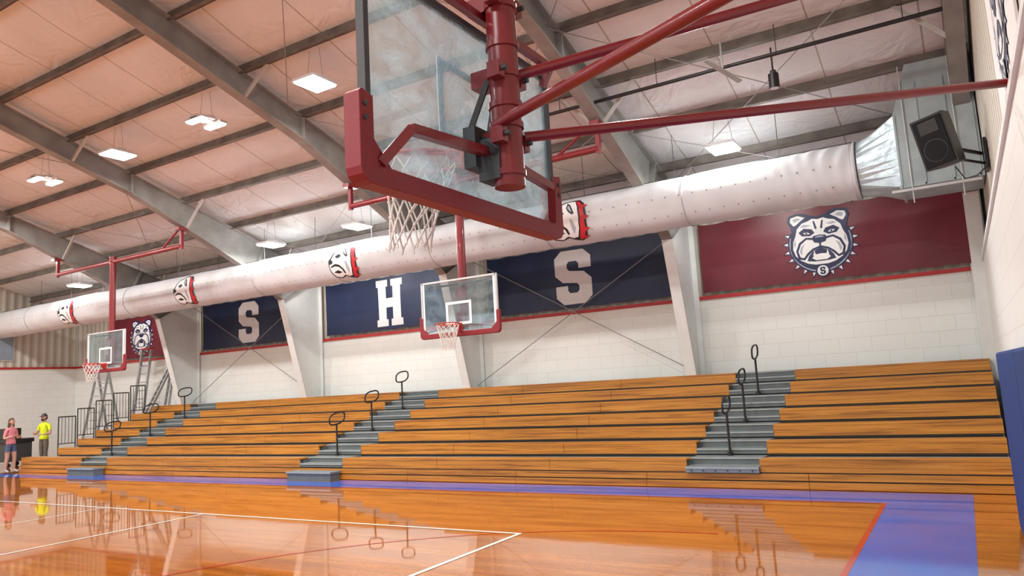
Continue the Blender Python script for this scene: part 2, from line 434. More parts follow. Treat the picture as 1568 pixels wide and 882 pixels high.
# ------------------------------------------------------------------ light fixtures
def fixture(x,y,power,strips=4,L=0.54,W=0.60):
    z=top(y)-0.55
    e=empty('high_bay_light')
    b=MB()
    if strips==4: b.box((x-L/2,y-W/2,z+0.03),(x+L/2,y+W/2,z+0.08),'lamp_body')
    else:
        b.box((x-L/2,y-W/2,z+0.03),(x+L/2,y-W/2+0.17,z+0.08),'lamp_body'); b.box((x-L/2,y+W/2-0.17,z+0.03),(x+L/2,y+W/2,z+0.08),'lamp_body')
        b.box((x-0.1,y-W/2,z+0.06),(x+0.1,y+W/2,z+0.12),'lamp_body')
    b.box((x-0.2,y-0.08,z+0.08),(x+0.2,y+0.08,z+0.14),'lamp_body')
    for sx in(-0.2,0.2): b.cyl((x+sx,y,z+0.08),(x+sx*0.6,y,z+0.69),0.004,'rodgrey',5)
    b.build('housing',e)
    b=MB()
    if strips==4:
        for k in range(5): xk=x-L/2+0.02+k*(L-0.04)/5; b.box((xk+0.012,y-W/2+0.02,z),(xk+(L-0.04)/5-0.012,y+W/2-0.02,z+0.03),'lamp_glow')
    else:
        for yk in (y-W/2+0.015,y+W/2-0.155): b.box((x-L/2+0.02,yk,z),(x+L/2-0.02,yk+0.14,z+0.03),'lamp_glow')
    b.build('led_tubes',e)
    l=bpy.data.lights.new('lamp','AREA'); l.shape='RECTANGLE'; l.size=L; l.size_y=W; l.energy=power; l.color=(1.0,0.975,0.94)
    o=bpy.data.objects.new('lamp',l); COL.objects.link(o); o.location=(x,y,z-0.02); o.parent=e
PW=200
for k,x in enumerate([-3.3,-9.5,-12.6,-15.7,-18.8,-22.4,-25.5,-28.8]):  # last lamp is out of view, added to brighten the left corner
    fixture(x,9.25,PW,2 if k in (2,4) else 4)
for x in [-3.45,-12.8,-16.0,-25.6]:
    fixture(x,13.8,PW*0.85,4)
for x in [-3.3,-9.5,-15.7,-22.0,-28.0]:  # unseen mirrored row, added for extra light from the near half
    fixture(x,-2.05,PW*2,4,1.2,1.0)
fixture(-6.4,5.6,PW*1.3,4)

# ------------------------------------------------------------------ logo outlines
def mir(h): return h+[(-x,y) for x,y in reversed(h) if abs(x)>1e-6]
def bulldog_front(b,fn,s,o0=0.004,sub=0):
    F=lambda u,v,o: fn(u*s,v*s,o)
    n=15
    for k in range(n):
        a=math.radians(20-k*220/(n-1)); w=math.radians(7.0)
        def P(r,t): return (r*math.cos(t)*0.99, r*math.sin(t)*0.97-0.02)
        b.poly([P(0.46,a-w*1.15),P(0.645,a),P(0.46,a+w*1.15)],'logo_navy',F,o0,sub)
        b.poly([P(0.50,a-w*0.6),P(0.605,a),P(0.50,a+w*0.6)],'logo_white',F,o0*2,sub)
    ring=[]
    for k in range(29):
        a=math.radians(26-k*232/28); ring.append((0.535*math.cos(a)*0.99,0.535*math.sin(a)*0.97-0.02))
    b.poly(ring,'logo_navy',F,o0*2.5,sub)
    for k in range(28):
        a0=math.radians(18-k*216/28); a1=math.radians(18-(k+1)*216/28)
        Q=lambda r,a:(r*math.cos(a)*0.99,r*math.sin(a)*0.97-0.02)
        b.poly([Q(.485,a0),Q(.505,a0),Q(.505,a1),Q(.485,a1)],'logo_grey',F,o0*3.4,sub)
    head=mir([(0,.45),(.10,.47),(.19,.52),(.33,.55),(.47,.52),(.505,.42),(.46,.31),(.44,.2),(.475,.08),(.49,-.08),(.455,-.22),(.37,-.33),(.24,-.40),(.1,-.43),(0,-.43)])
    b.poly(head,'logo_navy',F,o0*4,sub)
    face=mir([(0,.40),(.09,.42),(.16,.385),(.26,.36),(.35,.27),(.385,.15),(.43,.05),(.445,-.08),(.41,-.2),(.33,-.29),(.22,-.355),(.1,-.385),(0,-.385)])
    b.poly(face,'logo_white',F,o0*5,sub)
    for sg in (1,-1):
        X=lambda L:[(sg*x,y) for x,y in L]
        b.poly(X([(.20,.455),(.32,.505),(.44,.48),(.455,.41),(.40,.33),(.36,.345),(.29,.40)]),'logo_white',F,o0*5,sub)
        b.poly(X([(.27,.44),(.34,.47),(.41,.45),(.39,.39),(.33,.41)]),'logo_grey',F,o0*6,sub)
        b.poly(X([(.025,.24),(.055,.37),(.085,.38),(.06,.23)]),'logo_navy',F,o0*6,sub)
        b.poly(X([(.12,.31),(.24,.335),(.30,.295),(.2,.285)]),'logo_grey',F,o0*6,sub)
        b.poly(X([(.07,.17),(.11,.235),(.24,.265),(.33,.20),(.28,.135),(.15,.12)]),'logo_navy',F,o0*6,sub)
        b.poly(X([(.14,.16),(.19,.195),(.26,.185),(.21,.15)]),'logo_white',F,o0*7,sub)
        b.poly(X([(.185,.185),(.215,.188),(.215,.155),(.19,.153)]),'logo_navy',F,o0*8,sub)
        b.poly(X([(.08,.08),(.22,.10),(.34,.02),(.40,-.12),(.37,-.26),(.27,-.29),(.20,-.21),(.12,-.14),(0,-.10),(0,.0)]),'logo_navy',F,o0*6,sub)
        b.poly(X([(.10,.045),(.21,.065),(.31,-.01),(.362,-.13),(.335,-.23),(.28,-.25),(.22,-.175),(.13,-.105),(.015,-.065),(.015,-.02),(.07,.0)]),'logo_white',F,o0*7,sub)
        b.poly(X([(.25,.0),(.31,-.05),(.34,-.14),(.31,-.2),(.29,-.1)]),'logo_grey',F,o0*8,sub)
        b.poly(X([(.0,-.10),(.13,-.15),(.20,-.23),(.23,-.31),(.12,-.33),(0,-.33)]),'logo_navy',F,o0*6,sub)
        b.poly(X([(.0,-.20),(.10,-.21),(.15,-.27),(.09,-.31),(0,-.31)]),'logo_white',F,o0*7,sub)
        b.poly(X([(.085,-.215),(.105,-.135),(.13,-.23)]),'logo_white',F,o0*8,sub)
        b.poly(X([(.395,.10),(.42,.03),(.42,-.06),(.39,.0)]),'logo_grey',F,o0*6,sub)
    b.poly(mir([(0,.125),(.09,.115),(.125,.07),(.09,.0),(0,-.02)]),'logo_navy',F,o0*9,sub)
    b.poly(mir([(0,.108),(.06,.102),(.07,.082),(0,.08)]),'logo_grey',F,o0*10,sub)
    circ=lambda r,cx,cy:[(cx+r*math.cos(2*math.pi*k/16),cy+r*math.sin(2*math.pi*k/16)) for k in range(16)]
    b.poly(circ(.115,0,-.50),'logo_navy',F,o0*8,sub); b.poly(circ(.09,0,-.50),'logo_white',F,o0*9,sub)
    b.poly([(x*.085-.042,y*.085-.565) for x,y in SG],'logo_navy',F,o0*10,sub)

SG=[(.2,1.5),(.8,1.5),(1,1.3),(1,.98),(.66,.98),(.66,1.12),(.60,1.19),(.40,1.19),(.34,1.12),(.34,1.0),(.40,.93),(.8,.88),(1,.68),(1,.2),(.8,0),(.2,0),(0,.2),(0,.52),(.34,.52),(.34,.38),(.40,.31),(.60,.31),(.66,.38),(.66,.50),(.60,.57),(.2,.62),(0,.82),(0,1.3)]
HG=[(0,1.5),(.44,1.5),(.44,1.28),(.37,1.28),(.37,.9),(.63,.9),(.63,1.28),(.56,1.28),(.56,1.5),(1,1.5),(1,1.28),(.93,1.28),(.93,.22),(1,.22),(1,0),(.56,0),(.56,.22),(.63,.22),(.63,.6),(.37,.6),(.37,.22),(.44,.22),(.44,0),(0,0),(0,.22),(.07,.22),(.07,1.28),(0,1.28)]

def banner(name,x0,x1,z0,z1,key,kind,cx=None,size=1.0,cz=None):
    b=MB(); y=YW-0.13
    def wave(x,z): return 0.016*math.sin(x*2.3+z*1.1)+0.006*math.sin(x*5.1-z*2.7)
    nx,nz=64,12; vs=[];fs=[]
    for i in range(nx+1):
        for j in range(nz+1):
            x=x0+(x1-x0)*i/nx; t=j/nz
            z=z0+(z1-z0)*t + (0.02*abs(math.sin(math.pi*i/8.0)) if j==0 else 0) - (0.025*abs(math.sin(math.pi*i/8.0)) if j==nz else 0)
            vs.append((x,y+wave(x,z),z))
    for i in range(nx):
        for j in range(nz):
            a=i*(nz+1)+j; fs.append((a,a+nz+1,a+nz+2,a+1))
    b.add(vs,fs,key,True)
    cx=(x0+x1)/2 if cx is None else cx; cz=(z0+z1)/2 if cz is None else cz
    def fn(u,v,o): return (cx+u, y-0.006-o+wave(cx+u,cz+v), cz+v)
    if kind=='dog': bulldog_front(b,fn,size,0.0028,3)
    else:
        G=SG if kind=='S' else HG
        b.poly([((x-.5)*size*0.74,(yy-.75)*size*0.67) for x,yy in G],'logo_letter',fn,0.004,4)
    for i in range(0,nx+1,8):
        x=x0+(x1-x0)*i/nx
        b.cyl((x,y,z1-0.02),(x,YW-0.02,z1+0.1),0.006,'darkgrey',5)
    return b.build(name)
banner('bulldog_banner',-4.95,0.34,3.70,5.30,'maroon','dog',cx=-2.35,size=1.24,cz=4.52)
banner('letter_banner',-10.85,-5.5,3.70,5.30,'navy','S',cx=-8.25,size=1.38)
banner('letter_banner',-16.95,-11.6,3.70,5.30,'navy','H',cx=-14.35,size=1.38)
banner('letter_banner',-23.05,-17.9,3.70,5.30,'navy','S',cx=-20.6,size=1.38)
banner('bulldog_banner',-28.9,-23.9,3.70,5.30,'maroon','dog',cx=-26.7,size=1.2,cz=4.5)

b=MB(); xw=XR-0.03
b.box((xw,6.2,3.75),(xw+0.02,8.6,5.6),'logo_white')
def fnr(u,v,o): return (xw-0.004-o,7.4-u,4.8+v)
bulldog_front(b,fnr,1.1,0.002,0)
b.box((xw-0.01,6.2,3.75),(xw,8.6,4.0),'logo_red')
b.build('bulldog_wall_banner')

# ------------------------------------------------------------------ bleachers
Y0=12.35; DP=0.605; Z0=0.46; RI=0.232; NR=7
AIS=[(-22.65,-21.3),(-13.45,-12.1),(-4.2,-3.0)]
XE=0.38
b=MB()
def secs(xl): return [(xl,AIS[0][0]),(AIS[0][1],AIS[1][0]),(AIS[1][1],AIS[2][0]),(AIS[2][1],XE)]
def plank(x0,x1,a,c,key='wood'):
    n=max(1,round((x1-x0)/2.7)); w=(x1-x0)/n
    for k in range(n): b.box((x0+k*w+0.004,a[0],a[1]),(x0+(k+1)*w-0.004,c[0],c[1]),key)
for i in range(NR):
    y=Y0+DP*i; z=Z0+RI*i; xl=-26.1 if i==0 else -25.1
    for x0,x1 in secs(xl):
        plank(x0,x1,(y-0.005,z-0.035),(y+0.27,z))
        plank(x0,x1,(y,z-0.205),(y+0.03,z-0.037))
        b.box((x0,y+0.27,z-0.05),(x1,y+DP+0.06,z-0.03),'nose')
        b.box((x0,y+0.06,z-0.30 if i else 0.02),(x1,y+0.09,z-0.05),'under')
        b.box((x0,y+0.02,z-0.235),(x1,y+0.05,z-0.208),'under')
        for xx in (x0,x1-0.02): b.box((xx,y+0.035,0.02),(xx+0.02,y+DP,z-0.05),'aisle_d')
n=10
for k in range(n):
    x0=-26.1+(XE+26.1)*k/n; x1=-26.1+(XE+26.1)*(k+1)/n
    b.box((x0+0.004,Y0-0.03,0.135),(x1-0.004,Y0+0.0,0.235),'wood')
    b.box((x0+0.004,Y0-0.06,0.01),(x1-0.004,Y0-0.03,0.115),'wood')
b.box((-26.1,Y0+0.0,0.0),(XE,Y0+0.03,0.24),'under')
for xa,xb in AIS:
    for i in range(NR):
        y=Y0+DP*i; z=Z0+RI*i
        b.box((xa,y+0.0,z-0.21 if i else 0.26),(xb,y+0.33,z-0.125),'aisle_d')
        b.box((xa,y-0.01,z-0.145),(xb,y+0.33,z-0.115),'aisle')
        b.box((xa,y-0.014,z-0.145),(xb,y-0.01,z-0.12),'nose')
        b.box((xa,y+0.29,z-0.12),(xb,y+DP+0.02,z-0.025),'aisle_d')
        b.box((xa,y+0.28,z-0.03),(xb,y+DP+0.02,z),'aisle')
        b.box((xa,y+0.276,z-0.028),(xb,y+0.28,z-0.003),'nose')
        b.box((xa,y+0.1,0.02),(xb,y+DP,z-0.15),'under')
b.build('wooden_bleachers')
for k in (0,1):
    xa,xb=AIS[k]; b=MB()
    b.box((xa-0.02,11.95,0.16),(xb+0.02,12.28,0.2),'aisle'); b.box((xa-0.02,11.945,0.17),(xb+0.02,11.96,0.2),'nose')
    b.box((xa,11.97,0),(xb,12.26,0.16),'aisle_d')
    b.build('aisle_front_step')
b=MB(); xa,xb=AIS[2]; b.box((xa,12.27,0.25),(xb,12.335,0.34),'aisle'); b.box((xa,12.262,0.31),(xb,12.27,0.34),'nose')
for k in range(6): b.cyl((xa+0.1+k*0.2,12.265,0.285),(xa+0.1+k*0.2,12.25,0.285),0.012,'darkgrey',8)
b.build('aisle_front_panel')
for xa,xb in AIS:
    xc=(xa+xb)/2
    for y,z in ((12.88,0.46),(14.1,0.92),(15.3,1.39)):
        b=MB(); hz=z+0.86
        b.cyl((xc,y,z),(xc,y,z+0.06),0.045,'black',10); b.cyl((xc,y,z),(xc,y,hz-0.13),0.021,'black',10)
        pts=[]
        for k in range(28):
            t=2*math.pi*k/28; c_,s_=math.cos(t),math.sin(t)
            pts.append((xc,y+0.02+0.25*math.copysign(abs(c_)**0.75,c_),hz+0.13*math.copysign(abs(s_)**0.75,s_)+0.05*c_))
        b.tube(pts,0.018,'black',8,closed=True)
        b.build('aisle_handrail')
b=MB()
for i in range(1,6):
    y=Y0+DP*i+0.05; z=Z0+RI*i; x=-25.2
    y1=y+0.54; h=z+0.98
    for yy_ in (y,y1): b.cyl((x,yy_,z-0.25),(x,yy_,h),0.018,'black',8)
    b.cyl((x,y,h),(x,y1,h),0.018,'black',8); b.cyl((x,y,z+0.12),(x,y1,z+0.12),0.014,'black',8)
    for k in range(1,5): yk=y+(y1-y)*k/5; b.cyl((x,yk,z+0.12),(x,yk,h),0.009,'black',6)
b.build('bleacher_guard_rail')

# ------------------------------------------------------------------ fabric duct
DY,DZ,DR=14.0,5.24,0.495
e=empty('fabric_air_duct')
b=MB(); nx=460; na=48; x0,x1=XL+0.03,-1.2; vs=[];fs=[]
for i in range(nx+1):
    x=x0+(x1-x0)*(1-(1-i/nx)**1.9); dx=x1-x
    for k in range(na):
        a=2*math.pi*k/na
        w=0.006*math.sin(a*5+x*1.3)+0.004*math.sin(x*4+a*2)
        if dx<1.6: w+=0.016*(1-dx/1.6)*math.sin(x*26+2.2*math.sin(a*2+x*3))*(0.6+0.4*math.cos(a*3+x*5))
        sx=(x+1.2)%3.05
        if min(sx,3.05-sx)<0.08: w-=0.008
        r=DR+w; vs.append((x,DY-r*math.cos(a),DZ+r*math.sin(a)))
for i in range(nx):
    for k in range(na): fs.append((i*na+k,i*na+(k+1)%na,(i+1)*na+(k+1)%na,(i+1)*na+k))
b.add(vs,fs,'fabric',True); b.build('sleeve',e)
def fnd(xc,a0):
    def f(u,v,o):
        a=a0+v/DR; r=DR+0.014+o
        return (xc+u,DY-r*math.cos(a),DZ+r*math.sin(a))
    return f
b=MB()
x=-1.6
while x>XL+0.3:
    for a in (math.radians(4),math.radians(-38)):
        f=fnd(x,a); b.poly([(0.015*math.cos(t*math.pi/4),0.015*math.sin(t*math.pi/4)) for t in range(8)],'hole',f,0.0)
    x-=0.27
x=-1.2-3.05
while x>XL:
    pts=[(x,DY-(DR+0.002)*math.cos(2*math.pi*k/40),DZ+(DR+0.002)*math.sin(2*math.pi*k/40)) for k in range(40)]
    b.tube(pts,0.010,'seam',6,closed=True); x-=3.05
pts=[(-1.22,DY-(DR+0.01)*math.cos(2*math.pi*k/40),DZ+(DR+0.01)*math.sin(2*math.pi*k/40)) for k in range(40)]
b.tube(pts,0.02,'seam',6,closed=True)
b.build('vents_and_seams',e)
def dog_side(b,fn,s):
    F=lambda u,v,o: fn(u*s,v*s,o)
    P=lambda pts,key,o: b.poly(pts,key,F,o,3)
    P([(-.50,-.02),(-.50,.12),(-.42,.20),(-.36,.30),(-.24,.42),(-.05,.50),(.12,.52),(.30,.50),(.42,.38),(.48,.12),(.46,-.18),(.37,-.44),(.22,-.50),(.08,-.44),(-.05,-.36),(-.22,-.42),(-.40,-.36),(-.48,-.2)],'logo_black',0.002)
    P([(-.47,-.02),(-.46,.09),(-.38,.17),(-.32,.28),(-.22,.38),(-.04,.46),(.10,.485),(.20,.47),(.27,.30),(.30,.08),(.27,-.16),(.18,-.36),(.06,-.38),(-.05,-.31),(-.20,-.385),(-.37,-.33),(-.45,-.18)],'logo_white',0.005)
    P([(.25,.47),(.31,.44),(.40,.32),(.44,.10),(.42,-.16),(.34,-.40),(.22,-.46),(.20,-.41),(.30,-.18),(.34,.08),(.31,.30),(.22,.45)],'logo_red',0.005)
    for y0,x0_ in ((.30,.40),(.05,.44),(-.20,.42),(-.40,.34)):
        P([(x0_-.04,y0+.05),(x0_+.12,y0+.02),(x0_-.03,y0-.06)],'logo_red',0.004)
    P([(-.50,.10),(-.42,.15),(-.34,.10),(-.36,.03),(-.46,.02)],'logo_black',0.008)
    P([(-.26,.22),(-.12,.27),(-.04,.20),(-.14,.15),(-.22,.17)],'logo_black',0.008)
    P([(.02,.44),(.10,.38),(.20,.18),(.15,.15),(.06,.22),(.0,.32)],'logo_black',0.008)
    P([(.045,.38),(.09,.34),(.15,.20),(.08,.25),(.03,.32)],'logo_grey',0.011)
    P([(-.42,-.03),(-.26,.02),(-.12,-.02),(.0,-.14),(.02,-.26),(-.03,-.27),(-.06,-.15),(-.15,-.07),(-.28,-.04),(-.42,-.07)],'logo_black',0.008)
    P([(-.38,-.20),(-.22,-.15),(-.08,-.22),(-.22,-.25)],'logo_black',0.008)
    P([(.08,.08),(.16,.02),(.20,-.15),(.12,-.28),(.10,-.10)],'logo_grey',0.008)
b=MB()
for xc in (-6.72,-13.05,-19.45,-25.9): dog_side(b,fnd(xc,math.radians(-12)),0.95)
b.build('bulldog_prints',e)
b=MB()
x=-2.5
while x>XL+1:
    b.cyl((x,DY,DZ+DR),(x,DY,top(DY)+0.1),0.006,'darkgrey',5); x-=2.0
b.cyl((XL+0.05,DY,DZ+DR+0.03),(-1.25,DY,DZ+DR+0.03),0.008,'darkgrey',5)
for xa_,xb_ in ((-2.5,-5.2),(-8.5,-5.2),(-8.5,-11.25),(-14.5,-11.25),(-14.5,-17.3),(-20.5,-17.3)):
    b.cyl((xa_,DY,DZ+DR),(xb_,12.2,6.45),0.006,'rodgrey',5)
b.build('hanger_cables',e)

# metal plenum / transition
b=MB(); n=32; xa,xb=-1.19,-0.56
y0_,y1_=13.40,14.6; zb0,zb1=4.70,5.9
vs=[]
for k in range(n):
    a=2*math.pi*k/n; vs.append((xa,DY-(DR-0.02)*math.cos(a),DZ+(DR-0.02)*math.sin(a)))
for k in range(n):
    a=2*math.pi*k/n; c_,s_=-math.cos(a),math.sin(a); m_=max(abs(c_),abs(s_))
    vs.append((xb,(y0_+y1_)/2+c_/m_*(y1_-y0_)/2,(zb0+zb1)/2+s_/m_*(zb1-zb0)/2))
b.add(vs,[(k,(k+1)%n,n+(k+1)%n,n+k) for k in range(n)],'foil')
XP=XR-0.02
prof=[(xb,zb0),(XP,zb0),(XP,6.70),(-0.30,6.72),(xb,zb1)]
vs=[(x,y0_,z) for x,z in prof]+[(x,y1_,z if z<6.3 else 6.3) for x,z in prof]
b.add(vs,[(0,1,2,3,4),(9,8,7,6,5)]+[(i,(i+1)%5,5+(i+1)%5,5+i) for i in range(5)],'galv')
for x in (-0.54,-0.2,0.2,0.55): b.box((x-0.012,y0_-0.02,zb0-0.02),(x+0.012,y0_,6.4 if x>-0.3 else zb1),'galv')
b.box((xb,y0_-0.02,zb0-0.03),(XP,y0_+0.02,zb0+0.01),'galv')
b.box((xb-0.02,y0_-0.03,zb0-0.04),(xb+0.02,y1_+0.03,zb0+0.02),'galv')
for x in(-0.4,0.3): b.cyl((x,y0_-0.03,4.4),(x,y0_-0.03,6.7),0.01,'alu',6)
b.bar((-0.7,y0_-0.04,4.62),(0.55,y0_-0.04,4.62),0.04,0.04,'alu')
b.build('metal_duct_plenum')

# speaker
T=Matrix.Translation((0.06,11.9,4.95))@Matrix.Rotation(math.radians(-25),4,'Z')@Matrix.Rotation(math.radians(12),4,'X')@Matrix.Rotation(math.radians(-6),4,'Y')
b=MB(T)
pr=[(-0.23,-0.2),(0.23,-0.2),(0.15,0.2),(-0.15,0.2)]
vs=[(x,y,-0.37) for x,y in pr]+[(x,y,0.37) for x,y in pr]
b.add(vs,[(3,2,1,0),(4,5,6,7),(0,1,5,4),(1,2,6,5),(2,3,7,6),(3,0,4,7)],'black')
b.box((-0.2,-0.215,-0.34),(0.2,-0.2,0.34),'grille')
b.cyl((0,-0.216,-0.13),(0,-0.220,-0.13),0.165,'black',24); b.cyl((0,-0.219,-0.13),(0,-0.224,-0.13),0.15,'grille',24)
b.box((-0.13,-0.222,0.12),(0.13,-0.214,0.30),'black')
b.build('pa_speaker',None,0.015)
b=MB(); b.bar((0.24,12.14,4.85),(0.55,12.3,4.75),0.04,0.04,'black'); b.bar((0.24,12.14,4.7),(0.58,12.3,4.6),0.03,0.03,'black'); b.box((XR-0.05,12.15,4.5),(XR-0.01,12.45,4.95),'black')
b.tube([(0.2,12.15,4.6),(0.3,12.15,4.4),(0.45,12.15,4.42),(0.6,12.15,4.55)],0.008,'black',5)
b.build('speaker_mounting_bracket')

# blue wall pad
b=MB()
b.box((0.29,6.3,0.06),(0.475,9.7,1.91),'bluepad')
ya=6.28
while ya>1.0:
    b.box((0.29,ya-1.2,0.06),(0.475,ya-0.01,1.91),'bluepad'); ya-=1.22
b.build('blue_wall_pad',None,0.025)

b=MB(); b.cyl((-6.3,11.9,6.86),(0.5,11.9,6.86),0.035,'black',8)
for x in(-5.9,-4,-2,-0.2): b.cyl((x,11.9,6.86),(x,11.9,7.35),0.008,'darkgrey',5)
b.build('black_conduit_pipe')
b=MB(); x,y,z=-2.15,12.3,6.45
b.cyl((x,y,z),(x,y,z+0.24),0.085,'black',16); b.cyl((x,y,z-0.005),(x,y,z),0.07,'lamp_body',16); b.cyl((x,y,z+0.24),(x,y,z+0.3),0.05,'darkgrey',12); b.cyl((x,y,z+0.3),(x,y,z+0.7),0.015,'darkgrey',8)
b.build('ceiling_spotlight')
b=MB(); b.bar((-3.0,11.4,6.85),(-2.6,11.9,6.55),0.1,0.02,'frame_grey'); b.bar((-2.8,11.65,6.7),(-2.8,11.65,7.2),0.03,0.03,'frame_grey'); b.build('ceiling_bracket')

# ------------------------------------------------------------------ basketball goals
def net(b,c,r0,r1,h,n=12,lv=6,key='net',t=0.005,lean=(0,0)):
    c=Vector(c); rows=[]
    for j in range(lv+1):
        f=j/lv; r=r1+(r0-r1)*(1-f)**1.6; z=c.z-h*f
        rows.append([Vector((c.x+lean[0]*f+r*math.cos(2*math.pi*(i+0.5*(j%2))/n),c.y+lean[1]*f+r*math.sin(2*math.pi*(i+0.5*(j%2))/n),z+(0.012*math.sin(i*2.3+j)))) for i in range(n)])
    for j in range(lv):
        for i in range(n):
            p=rows[j][i]
            q1=rows[j+1][i]; q2=rows[j+1][(i-1)%n] if j%2==0 else rows[j+1][(i+1)%n]
            for q in (q1,q2):
                b.cyl(p,q,t,key,5,caps=False)
            b.sphere(p,t*1.9,key,6,4)
    for i in range(n):
        p=rows[-1][i]; b.cyl(p,p+Vector((0.01*math.sin(i),0.01*math.cos(i),-0.03)),t,key,5)

def goal(name,T,W,Hh,rim,glass,main=False):
    """local frame: x = board width, z = up, hoop towards -y, origin = bottom centre of the glass"""
    e=empty(name)
    b=MB(T); b.box((-W/2,-0.008,0),(W/2,0.008,Hh),glass); b.build('glass_board',e)
    b=MB(T); fk='darkgrey' if main else 'alu'; fw=0.035
    for s_ in(-1,1): b.box((s_*W/2-fw/2,-0.02,0.0),(s_*W/2+fw/2,0.03,Hh),fk)
    b.box((-W/2,-0.02,Hh-fw),(W/2,0.03,Hh),fk); b.box((-W/2,-0.02,0),(W/2,0.03,fw),fk)
    tz=rim; lw=0.05; y=-0.013
    b.box((-0.305,y,tz),(-0.305+lw,y+0.004,tz+0.46),'logo_white'); b.box((0.305-lw,y,tz),(0.305,y+0.004,tz+0.46),'logo_white')
    b.box((-0.305+lw,y,tz),(0.305-lw,y+0.004,tz+lw),'logo_white'); b.box((-0.305+lw,y,tz+0.46-lw),(0.305-lw,y+0.004,tz+0.46),'logo_white')
    if not main:
        for s_ in(-1,1): b.box((s_*(W/2-0.045)-0.02,y,0.05),(s_*(W/2-0.045)+0.02,y+0.004,Hh-0.04),'logo_white')
    b.build('board_frame',e)
    # moulded U-shaped edge padding
    b=MB(T); g=0.085 if main else 0.06; th=0.05 if main else 0.04
    wi=W/2-0.012; wo=W/2+g
    R=[(wi,0.36),(wo-0.02,0.38),(wo,0.36),(wo,0.0),(wo-0.012,-0.035),(wo-0.04,-0.062),(wo-0.075,-0.072)]
    L_=[(-x,z) for x,z in reversed(R)]
    I_=[(-wi,0.15),(-wi+0.12,0.03),(wi-0.12,0.03),(wi,0.15)]
    out=R+L_+I_; nn=len(out)
    vs=[(x,-th,z) for x,z in out]+[(x,th,z) for x,z in out]
    b.add(vs,[tuple(range(nn)),tuple(range(2*nn-1,nn-1,-1))]+[(i,nn+i,nn+(i+1)%nn,(i+1)%nn) for i in range(nn)],'redpad')
    if main:
        for s_ in(-1,1):
            for zz in(0.24,0.31): b.cyl((s_*(W/2+g*0.55),th,zz),(s_*(W/2+g*0.55),th+0.008,zz),0.014,'darkgrey',10)
    b.build('edge_padding',e,0.022)
    b=MB(T); rc=(0,-0.39,rim)
    pts=[(rc[0]+0.232*math.cos(2*math.pi*k/36),rc[1]+0.232*math.sin(2*math.pi*k/36),rim) for k in range(36)]
    b.tube(pts,0.0125 if main else 0.0105,'orange_red',8,closed=True)
    for s_ in(-1,1):
        b.tube([(s_*0.05,-0.03,rim-0.02),(s_*0.1,-0.16,rim-0.02),(s_*0.16,-0.24,rim-0.018),(s_*0.215,-0.34,rim-0.016)],0.01,'orange_red',6)
    b.box((-0.07,-0.17,rim-0.015),(0.07,-0.02,rim+0.008),'orange_red')
    b.box((-0.075,-0.045,rim-0.13),(0.075,-0.01,rim+0.03),'orange_red')
    b.add([(-0.06,-0.04,rim-0.12),(0.06,-0.04,rim-0.12),(0.06,-0.16,rim-0.015),(-0.06,-0.16,rim-0.015),(0.06,-0.04,rim-0.015),(-0.06,-0.04,rim-0.015)],[(0,1,2,3),(1,4,2),(0,3,5)],'orange_red')
    for k in range(12):
        t=2*math.pi*(k+0.5)/12; p=Vector((0.232*math.cos(t),-0.39+0.232*math.sin(t),rim-0.014)); b.sphere(p,0.011,'orange_red',6,4)
    b.build('rim',e)
    b=MB(T); net(b,(0,-0.39,rim-0.012),0.225,0.125,0.46 if not main else 0.50,12,6,t=0.0055,lean=(0.05,-0.06) if main else (0,0)); b.build('net',e)
    return e

GX,GY,GZ=-2.3,3.47,2.89
T=Matrix.Translation((GX,GY,GZ))@Matrix.Rotation(math.radians(-90),4,'Z')
e=goal('wall_mounted_basketball_goal',T,1.84,1.10,0.34,'glass',True)
b=MB(); PX=-2.08; PY=3.5
b.cyl((PX,PY,2.96),(PX,PY,4.62),0.088,'red',28)
for z in (3.02,3.30,3.42,3.60,3.78,4.02,4.12): b.cyl((PX,PY,z),(PX,PY,z+0.035),0.098,'red',28)
for z in (3.22,3.60,4.05):
    b.box((PX-0.19,PY-0.06,z-0.03),(PX,PY+0.06,z+0.07),'red')
    for s_ in(-1,1):
        b.box((PX-0.02,PY+s_*0.09,z-0.03),(PX+0.06,PY+s_*0.15,z+0.06),'red')
        b.cyl((PX+0.06,PY+s_*0.12,z+0.015),(PX+0.09,PY+s_*0.12,z+0.015),0.016,'darkgrey',8)
fx=GX+0.10
for s_ in(-1,1):
    b.bar((fx,PY,4.0),(fx,GY+s_*0.86,4.0),0.045,0.045,'red')
    b.bar((fx,GY+s_*0.86,4.0),(GX+0.03,GY+s_*0.86,3.88),0.04,0.04,'red')
    b.bar((fx+0.04,PY,3.17),(fx+0.02,GY+s_*0.72,3.12),0.05,0.05,'red')
    b.bar((fx+0.02,GY+s_*0.72,3.12),(GX+0.04,GY+s_*0.86,2.93),0.05,0.05,'red')
    b.bar((fx+0.04,PY+s_*0.05,3.6),(GX+0.03,PY+s_*0.10,3.3),0.03,0.03,'darkgrey')
b.box((GX+0.01,GY-0.11,3.08),(GX+0.09,GY+0.11,3.32),'darkgrey')
b.box((GX+0.08,GY-0.07,3.0),(PX,GY+0.07,3.24),'darkgrey')
def strut(p,q,r=0.031): b.cyl(p,q,r,'red',16)
strut((PX+0.05,PY+0.10,3.27),(XR-0.01,6.4,3.84)); strut((PX+0.05,PY+0.10,3.65),(XR-0.01,5.2,4.39))
strut((PX+0.0,PY-0.11,3.30),(0.47,2.25,3.27))
for y,z in ((6.4,3.84),(5.2,4.39)): b.box((XR-0.04,y-0.1,z-0.1),(XR-0.01,y+0.1,z+0.1),'red')
b.bar((GX+0.2,PY-0.12,3.15),(GX+0.02,PY-0.02,3.34),0.03,0.03,'darkgrey')
b.build('support_arms',e)

